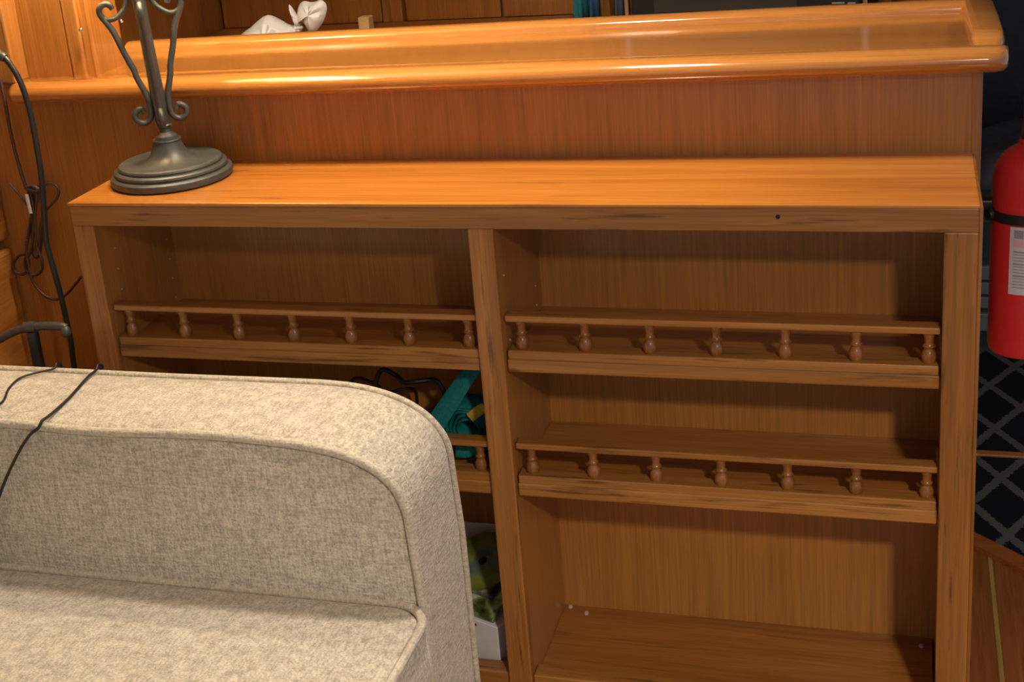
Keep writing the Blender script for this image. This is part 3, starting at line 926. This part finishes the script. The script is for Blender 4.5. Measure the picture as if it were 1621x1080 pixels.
# ------------------------------------------------------------------ things on the shelves
# teal webbing on the middle left shelf
zs = 0.461
teal = thing('strap_coil', 'coiled teal webbing strap with yellow end on the middle shelf', 'strap', (0.63, 0.12, zs))
cx, cy = 0.640, 0.115
for k in range(5):
    r = 0.050 - k * 0.0075
    P = []
    for i in range(20):
        a = 2 * math.pi * i / 20
        w = 1 + 0.05 * math.sin(3 * a + k)
        P.append((cx + r * w * math.cos(a), cy - 0.012 * math.sin(a) * r / 0.05, zs + 0.0578 + r * w * math.sin(a)))
    tube('wrap', P, 0.0028, TEAL, teal, 8, 2, closed=True, wide=0.044, up=(0.1, 1, 0.15))
d0, d1, d2 = hit(1, 0.075, 690, 672), hit(1, 0.085, 722, 622), hit(1, 0.10, 752, 578)
tube('strap_run', [tuple(d0 + Vector((-0.025, 0, -0.05))), tuple(d0), tuple(d1), tuple(d2)], 0.0022, TEAL, teal, 8, 5, wide=0.034, up=(0.78, 0.0, 0.5))
y0 = [hit(1, 0.078, u, v) for u, v in ((744, 661), (752, 655), (760, 649), (768, 645))]
tube('strap_end', [tuple(p) for p in y0], 0.0026, YELLOW, teal, 8, 5, wide=0.018, up=(-0.35, 0, 0.9))
tube('strap_loop', [tuple(hit(1, 0.062, u, v)) for u, v in ((722, 715), (736, 716), (748, 712), (760, 704), (768, 694))], 0.0022, TEAL, teal, 8, 5, wide=0.020, up=(0.2, 0.2, 1))
# black cables beside it
for k, (pts, lab) in enumerate(((((600, 590), (622, 598), (640, 604), (662, 600), (690, 606), (700, 640), (660, 660), (600, 650)), 'black cable lying in a loose coil beside the teal strap'),
                                (((560, 600), (590, 612), (612, 620), (640, 612), (656, 622), (650, 660), (600, 680)), 'thinner black cable tangled at the back of the middle shelf'))):
    yk = 0.13 + 0.05 * k
    P = [tuple(hit(1, yk, u, v)) for u, v in pts]
    P = [(x, y + 0.012 * math.sin(i * 1.7), max(z, zs + 0.005)) for i, (x, y, z) in enumerate(P)]
    P[-1] = (P[-1][0], P[-1][1], zs + 0.004)
    P = [(P[0][0] - 0.03, P[0][1], zs + 0.004), (P[0][0] - 0.025, P[0][1], zs + 0.05)] + P
    tag(tube('cable', P, 0.0042 - 0.0012 * k, CORD_BLACK, None, 8, 6), lab, 'cable', 'cables on the middle shelf')

# papers on the bottom left shelf
zb = 0.078
def slab(name, c, ux, uy, w, d, t, mat, label, cat, parent=None):
    """flat block: centre c, directions ux (width) and uy (depth), thickness t along their normal"""
    ux = Vector(ux).normalized(); uy = Vector(uy); uy = (uy - ux * uy.dot(ux)).normalized(); un = ux.cross(uy)
    bm = bm_box(-w / 2, w / 2, -d / 2, d / 2, -t / 2, t / 2, min(0.0015, t * 0.3), 1)
    Mx = Matrix(((ux.x, uy.x, un.x, c[0]), (ux.y, uy.y, un.y, c[1]), (ux.z, uy.z, un.z, c[2]), (0, 0, 0, 1)))
    bmesh.ops.transform(bm, matrix=Mx, verts=bm.verts)
    o = link(name, bm, mat, parent)
    if label: tag(o, label, cat)
    return o


ux = (0.93, -0.36, 0.0)
UX = Vector(ux).normalized(); UV = Vector((-UX.y, UX.x, 0))
UY = (UV * 0.86 + Vector((0, 0, 0.50))).normalized(); UN = UX.cross(UY)
bc_ = Vector((0.580, 0.110, zb + 0.0395)) + UV * 0.0125
wb = slab('white_box', bc_, ux, UV, 0.215, 0.075, 0.080, PAPER, 'flat white carton lying askew at the bottom of the paper pile', 'box')
slab('carton_mark', bc_ - UV * 0.0375 + UX * 0.058 + Vector((0, 0, 0.030)), ux, (0, 0, 1), 0.005, 0.005, 0.0012, INKD, None, None, wb)
mc = bc_ - UV * 0.030 + UX * 0.002 + Vector((0, 0, 0.0395)) + UY * 0.0625 + UN * 0.0040
slab('magazine', mc, ux, UY, 0.185, 0.125, 0.008, COVER, 'dark magazine with green plant cover leaning on the white carton', 'magazine')
cc = mc + UN * 0.0086 + UY * 0.018 - UX * 0.002
slab('disc_case', cc, ux, UY, 0.150, 0.088, 0.009, CASE, 'black and white disc case under the green disc', 'case')
dc = cc + UN * 0.0048 + UY * 0.016 + UX * 0.020
tag(lathe('compact_disc', [(0.0085, 0), (0.060, 0), (0.060, 0.0014), (0.0085, 0.0014), (0.0085, 0)], dc, DISC, None, 48, tuple(UN)), 'green printed compact disc lying on top of the paper pile', 'disc')
slab('white_booklet', (0.590, YB - 0.012 - 0.0026, zb + 0.084), (1, 0, 0), (0, 0, 1), 0.13, 0.169, 0.005, PAPER, 'white booklet standing behind the green disc', 'booklet')
slab('clear_sleeve', bc_ - UV * 0.050 + Vector((0, 0, -0.0376)), ux, UV, 0.06, 0.020, 0.004, LABEL, 'small pale sleeve lying before the white carton', 'sleeve')

# ------------------------------------------------------------------ fire extinguisher on the bar's right end
EX, EY = 1.5345, 0.42
EZ = 0.016
ext = thing('fire_extinguisher', 'red fire extinguisher strapped to the right end of the bar', 'fire extinguisher', (EX, EY, 0.54))
ER = 0.0555
bp_ = [(0, 0.545), (0.046, 0.543), (0.0535, 0.547), (ER, 0.556), (ER, 0.846)]
for k in range(1, 9):
    a = k / 8 * math.radians(78)
    bp_.append((ER * math.cos(a) if k < 8 else 0.016, 0.846 + 0.062 * math.sin(a)))
bp_ += [(0.016, 0.915), (0, 0.915)]
body = lathe('cylinder', bp_, (EX, EY, EZ), RED, ext, 48)
lathe('valve', [(0, 0.91), (0.013, 0.91), (0.013, 0.93), (0.011, 0.95), (0.011, 0.985), (0, 0.985)], (EX, EY, EZ), GREYM, ext, 24)
tube('lever', [(EX - 0.005, EY, 0.985), (EX + 0.04, EY - 0.02, 0.992), (EX + 0.10, EY - 0.04, 1.000)], 0.004, BLACKM, ext, 8, 4, wide=0.018, up=(0.3, 0.9, 0))
tube('carry_handle', [(EX + 0.005, EY, 0.955), (EX + 0.05, EY - 0.02, 0.952), (EX + 0.10, EY - 0.04, 0.938)], 0.004, BLACKM, ext, 8, 4, wide=0.018, up=(0.3, 0.9, 0))
tube('hose', [(EX + 0.012, EY + 0.01, 0.955), (EX + 0.055, EY + 0.03, 0.950), (EX + 0.078, EY + 0.02, 0.88), (EX + 0.070, EY + 0.01, 0.74), (EX + 0.068, EY, 0.62)], 0.008, BLACKP, ext, 10, 6)
lathe('strap', [(ER - 0.0005, 0.782), (ER + 0.0022, 0.782), (ER + 0.0022, 0.799), (ER - 0.0005, 0.799), (ER - 0.0005, 0.782)], (EX, EY, EZ), BLACKP, ext, 48)
br = box('bracket', BX1, EX - ER + 0.010, EY - 0.010, EY + 0.014, 0.786, 0.828, BLACKP, ext, 0.004)
box('bracket_plate', BX1 - 0.001, BX1 + 0.006, EY - 0.02, EY + 0.02, 0.60, 0.90, BLACKP, br, 0.002)
lathe('buckle', [(0, -0.006), (0.010, -0.006), (0.011, 0.0), (0.008, 0.006), (0, 0.006)], (EX - ER - 0.002, EY - 0.018, 0.807), BLACKP, ext, 16, (-0.8, -0.6, 0))


def wrap_label(name, a0, a1, z0, z1, mat, parent, off):
    bm = bmesh.new()
    n = 12
    lo, hi = [], []
    for k in range(n + 1):
        a = math.radians(a0 + (a1 - a0) * k / n)
        x, y = EX + (ER + off) * math.cos(a), EY + (ER + off) * math.sin(a)
        lo.append(bm.verts.new((x, y, z0 + EZ))); hi.append(bm.verts.new((x, y, z1 + EZ)))
    for k in range(n):
        bm.faces.new((lo[k], lo[k + 1], hi[k + 1], hi[k]))
    return link(name, bm, mat, parent, True)


lb = wrap_label('label', 240, 350, 0.662, 0.779, LABEL, body, 0.0006)
wrap_label('label_emblem', 247, 262, 0.760, 0.774, INK, lb, 0.0010)
wrap_label('label_emblem', 264, 280, 0.760, 0.774, INK, lb, 0.0010)
wrap_label('label_band', 246, 345, 0.745, 0.758, PINK, lb, 0.0010)
zz = 0.738
for k in range(13):
    h = 0.0026 if k in (0, 4, 8) else 0.0014
    wrap_label('label_line', 247, 344 - (k % 3) * 9, zz - h, zz, INK, lb, 0.0010)
    zz -= 0.0052

# ------------------------------------------------------------------ passage at the right: border, carpet, locker
def flat_poly(name, pts, z0, z1, mat, parent=None, label=None, cat=None):
    bm = bmesh.new()
    a = [bm.verts.new((x, y, z0)) for x, y in pts]; b = [bm.verts.new((x, y, z1)) for x, y in pts]
    bm.faces.new(a[::-1]); bm.faces.new(b)
    for i in range(len(a)):
        bm.faces.new((a[i], a[(i + 1) % len(a)], b[(i + 1) % len(a)], b[i]))
    o = link(name, bm, mat, parent)
    if label: tag(o, label, cat)
    return o


edge = [(1.454, 0.765), (1.483, 0.741), (1.53, 0.699), (1.575, 0.657), (1.66, 0.585), (1.80, 0.50), (2.0, 0.43), (2.4, 0.40)]
rug = flat_poly('lattice_carpet', edge + [(2.4, 2.31), (1.454, 2.31)], 0.0, 0.010, RUG, None, 'dark navy carpet with grey diamond lattice beyond the bar', 'carpet')
tr1 = flat_poly('trim_1', edge + [(x - 0.008, y - 0.045) for x, y in edge[::-1]], 0.0, 0.012, wood('teak border', 0, (0.30, 0.095, 0.023), (0.21, 0.062, 0.014), rough=0.3, coat=0.2))
tr1['kind'] = 'structure'
tr2 = box('trim_2', 1.46, 2.3, 1.078, 1.100, 0.0095, 0.016, W_DARK, None, 0.002)
tr2['kind'] = 'structure'
YLK = 1.70
lk = thing('grey_locker', 'low grey painted locker with stacked drawers at the end of the carpet', 'locker', (1.8, YLK + 0.25, 0.01))
box('carcass', 1.50, 2.25, YLK + 0.015, YLK + 0.55, 0.010, 0.46, NAVY, lk)
for v0, v1 in ((525, 497), (489, 471), (467, 448), (444, 422)):
    z0 = max(hit(1, YLK, 1560, v0).z, 0.012); z1 = hit(1, YLK, 1560, v1).z
    box('drawer', 1.505, 2.245, YLK, YLK + 0.02, z0, z1, GREYP, lk, 0.003)
# rumpled dark cloth on the locker
def cloth_heap(name, x0, x1, y0, y1, zb_, h, mat, seed, label, cat):
    rnd = random.Random(seed)
    bm = bmesh.new()
    nx, ny = 22, 14
    G = []
    ph = [rnd.uniform(0, 6.28) for _ in range(8)]
    for i in range(nx + 1):
        row = []
        for j in range(ny + 1):
            u, v = i / nx, j / ny
            e = min(1, 4 * min(u, 1 - u)) * min(1, 4 * min(v, 1 - v))
            e = math.sin(e * math.pi / 2) ** 0.6
            zz_ = h * e * (0.72 + 0.14 * math.sin(9 * u + 4 * v + ph[0]) + 0.10 * math.sin(17 * u - 8 * v + ph[1]) + 0.06 * math.sin(31 * u + 13 * v + ph[2]))
            row.append(bm.verts.new((x0 + (x1 - x0) * u + 0.006 * math.sin(20 * v + ph[3]), y0 + (y1 - y0) * v + 0.006 * math.sin(16 * u + ph[4]), zb_ + zz_)))
        G.append(row)
    for i in range(nx):
        for j in range(ny):
            bm.faces.new((G[i][j], G[i + 1][j], G[i + 1][j + 1], G[i][j + 1]))
    r = [G[i][0] for i in range(nx + 1)] + [G[nx][j] for j in range(1, ny + 1)] + [G[i][ny] for i in range(nx - 1, -1, -1)] + [G[0][j] for j in range(ny - 1, 0, -1)]
    bm.faces.new(r)
    o = link(name, bm, mat, None, True)
    tag(o, label, cat)
    return o


ztop = hit(1, YLK + 0.1, 1600, 222).z
cloth_heap('folded_blanket', 1.48, 2.2, YLK - 0.02, YLK + 0.5, 0.458, ztop - 0.44, BLUEGREY, 4, 'rumpled blue-grey blanket heaped on the grey locker', 'blanket')

# ------------------------------------------------------------------ behind the bar: counter, cabinets, screen and oddments
ZC = 0.96
cnt = tag(box('rear_counter', -0.51, 1.44, 0.76, 1.617, ZC - 0.04, ZC, W_DARK, None, 0.004), 'dark teak counter surface behind the raised bar', 'counter')
cab = thing('rear_cabinet', 'dark teak cabinet with plain upright doors behind the bar', 'cabinet', (0.4, 1.66, 0))
box('carcass', -0.515, 1.44, 1.64, 1.95, 0, 1.75, W_DARK, cab)
box('plinth', -0.515, 1.44, 0.80, 1.615, 0, ZC - 0.039, W_DARK, cnt)
YD = 1.62
def px_x(u, y=YD, v=20): return hit(1, y, u, v).x
for u0, u1, m_ in ((199, 604, W_DARK), (643, 793, W_Z), (797, 950, W_Z)):
    box('door', max(px_x(u0), -0.51), px_x(u1), YD, YD + 0.022, ZC + 0.0, 1.72, m_, cab, 0.002)
box('stile', px_x(608), px_x(639), YD - 0.012, YD + 0.022, ZC, 1.72, W_STILE, cab, 0.002)
box('stile', px_x(953), px_x(972), YD - 0.05, YD + 0.022, ZC, 1.72, W_Z, cab, 0.002)
box('stile', px_x(1390), px_x(1411), YD - 0.05, YD + 0.022, ZC, 1.72, W_Z, cab, 0.002)
# screen
YS = 1.40
tv = thing('television', 'black framed flat screen with dull grey glass behind the bar', 'television', (1.0, YS, ZC))
xa, xb = px_x(1000, YS), px_x(1362, YS)
sa, sb = px_x(1035, YS, 10), px_x(1262, YS, 10)
zsb = hit(1, YS, 1150, 16).z
fr = box('frame', xa, xb, YS, YS + 0.05, ZC + 0.004, ZC + 0.36, BLACKP, tv, 0.004)
box('screen', sa, sb, YS - 0.002, YS + 0.01, zsb, ZC + 0.345, SCREEN, tv, 0.001)
for k, (u0, u1) in enumerate(((1317, 1337), (1342, 1354))):
    box('printed_mark', px_x(u0, YS, 6), px_x(u1, YS, 6), YS - 0.001, YS + 0.004, hit(1, YS, u0, 6.4).z, hit(1, YS, u0, 3.6).z, INK, fr)
box('foot', xa + 0.05, xb - 0.05, YS - 0.02, YS + 0.08, ZC - 0.0005, ZC + 0.0045, BLACKP, tv)
tag(box('steel_upright', px_x(990, YS), px_x(997, YS), YS - 0.012, YS + 0.012, ZC - 0.0005, ZC + 0.38, CHROME, None, 0.002), 'thin bright steel upright at the near side of the screen', 'upright')
tag(box('steel_upright', px_x(1366, YS), px_x(1373, YS), YS - 0.012, YS + 0.012, ZC - 0.0005, ZC + 0.38, CHROME, None, 0.002), 'thin bright steel upright at the far side of the screen', 'upright')


def hanging(name, u0, u1, y, mat, seed, label, v=20):
    """gathered cloth: wider folds at the bottom"""
    rnd = random.Random(seed)
    bm = bmesh.new()
    xa, xb = px_x(u0, y, v), px_x(u1, y, v)
    cxm = xa + (xb - xa) * 0.62
    n = 24
    rings = []
    for z, s in ((ZC + 0.0, 1.12), (ZC + 0.05, 1.0), (ZC + 0.11, 0.75), (ZC + 0.16, 0.45), (ZC + 0.19, 0.25)):
        ring = []
        for k in range(n):
            a = 2 * math.pi * k / n
            f = 1 + 0.16 * math.sin(5 * a + seed) * s
            ring.append(bm.verts.new((cxm + ((xa + xb) / 2 - cxm) * s + (xb - xa) / 2 * s * f * math.cos(a), y + 0.03 * s * f * math.sin(a), z)))
        rings.append(ring)
    for A, B in zip(rings, rings[1:]):
        for k in range(n): bm.faces.new((A[k], A[(k + 1) % n], B[(k + 1) % n], B[k]))
    bm.faces.new(rings[0][::-1]); bm.faces.new(rings[-1])
    return tag(link(name, bm, mat, None, True), label, 'cloth bag')


hanging('cloth_bag', 910, 929, 1.49, TEALB, 1, 'teal gathered cloth bag leaning by the rear cabinet')
hanging('cloth_bag', 931, 949, 1.530, BLUE, 3, 'blue gathered cloth bag squeezed beside the teak stile')
hanging('cloth_bag', 974, 990, 1.48, BLUEGREY, 5, 'slate grey cloth bag between teak stile and steel upright')

# white plastic bag and a small tan block on the rear counter
YG = 0.90
def crumple(name, c, r, sc, mat, parent, seed, amp=0.16):
    rnd = random.Random(seed)
    bm = bmesh.new()
    bmesh.ops.create_icosphere(bm, subdivisions=3, radius=1.0)
    dirs = [(Vector((rnd.uniform(-1, 1), rnd.uniform(-1, 1), rnd.uniform(-1, 1))).normalized(), rnd.uniform(2, 6), rnd.uniform(0, 6.28)) for _ in range(9)]
    for v in bm.verts:
        d = v.co.normalized()
        s = 1.0
        for n_, fq, p in dirs:
            s += amp / 3 * abs(math.sin(fq * d.dot(n_) + p)) - amp / 6
        v.co = Vector((d.x * s * r * sc[0], d.y * s * r * sc[1], d.z * s * r * sc[2])) + Vector(c)
    return link(name, bm, mat, parent, True, None, 28)


g0 = hit(1, YG, 428, 40)
bag = thing('plastic_bag', 'crumpled white plastic bag with knotted top on the rear counter', 'plastic bag', (g0.x, YG, ZC))
def bag_sheet(name, outline, y, thick, seed):
    """film bulging from a rounded outline (pixels), with depth"""
    P = [hit(1, y, u, v) for u, v in outline]
    P = catmull(P, 3, True)
    c = sum(P, Vector()) / len(P)
    rnd = random.Random(seed)
    bm = bmesh.new()
    rings = []
    n = len(P)
    prof_ = [(0.0, -1.0), (0.35, -0.92), (0.7, -0.68), (0.92, -0.32), (1.0, 0.0), (0.92, 0.32), (0.7, 0.68), (0.35, 0.92), (0.0, 1.0)]
    ph = [rnd.uniform(0, 6.28) for _ in range(4)]
    for s, t in prof_:
        if s == 0:
            rings.append([bm.verts.new(c + Vector((0, t * thick, 0)))])
        else:
            ring = []
            for k, p in enumerate(P):
                a = 2 * math.pi * k / n
                w = 1 + (0.22 * math.sin(3 * a + ph[0]) + 0.16 * math.sin(7 * a + ph[1])) * (1 - abs(2 * s - 1))
                q = c + (p - c) * s
                ring.append(bm.verts.new((q.x, y + t * thick * w, q.z)))
            rings.append(ring)
    for A, B in zip(rings, rings[1:]):
        for k in range(n):
            k2 = (k + 1) % n
            if len(A) == 1: bm.faces.new((A[0], B[k], B[k2]))
            elif len(B) == 1: bm.faces.new((A[k], A[k2], B[0]))
            else: bm.faces.new((A[k], A[k2], B[k2], B[k]))
    return link(name, bm, BAGM, bag, True, None, 30)


bag_sheet('bag_body', [(378, 62), (398, 42), (416, 27), (428, 24), (440, 30), (455, 38), (470, 43), (474, 50), (466, 70), (444, 122), (410, 124), (386, 106)], YG, 0.045, 1)
bag_sheet('knot', [(462, 44), (468, 38), (476, 38), (480, 44), (474, 52), (464, 52)], YG, 0.012, 2)
bag_sheet('bag_ear', [(457, 9), (461, 10), (468, 22), (476, 38), (470, 42), (464, 34)], YG - 0.008, 0.010, 3)
bag_sheet('bag_ear', [(470, 38), (472, 12), (480, 2), (490, 3), (497, 3), (508, 0), (516, 6), (517, 18), (511, 36), (500, 50), (491, 51), (484, 40), (478, 34)], YG, 0.022, 4)
tb = hit(1, 1.0, 578, 26)
slab('tan_block', (tb.x, 1.0, (tb.z + ZC) / 2 - 0.0005), (1, 0, -0.0), (0, 1, 0), 0.026, 0.03, tb.z - ZC + 0.001, TAN, 'small upright tan block beside the white plastic bag', 'block')
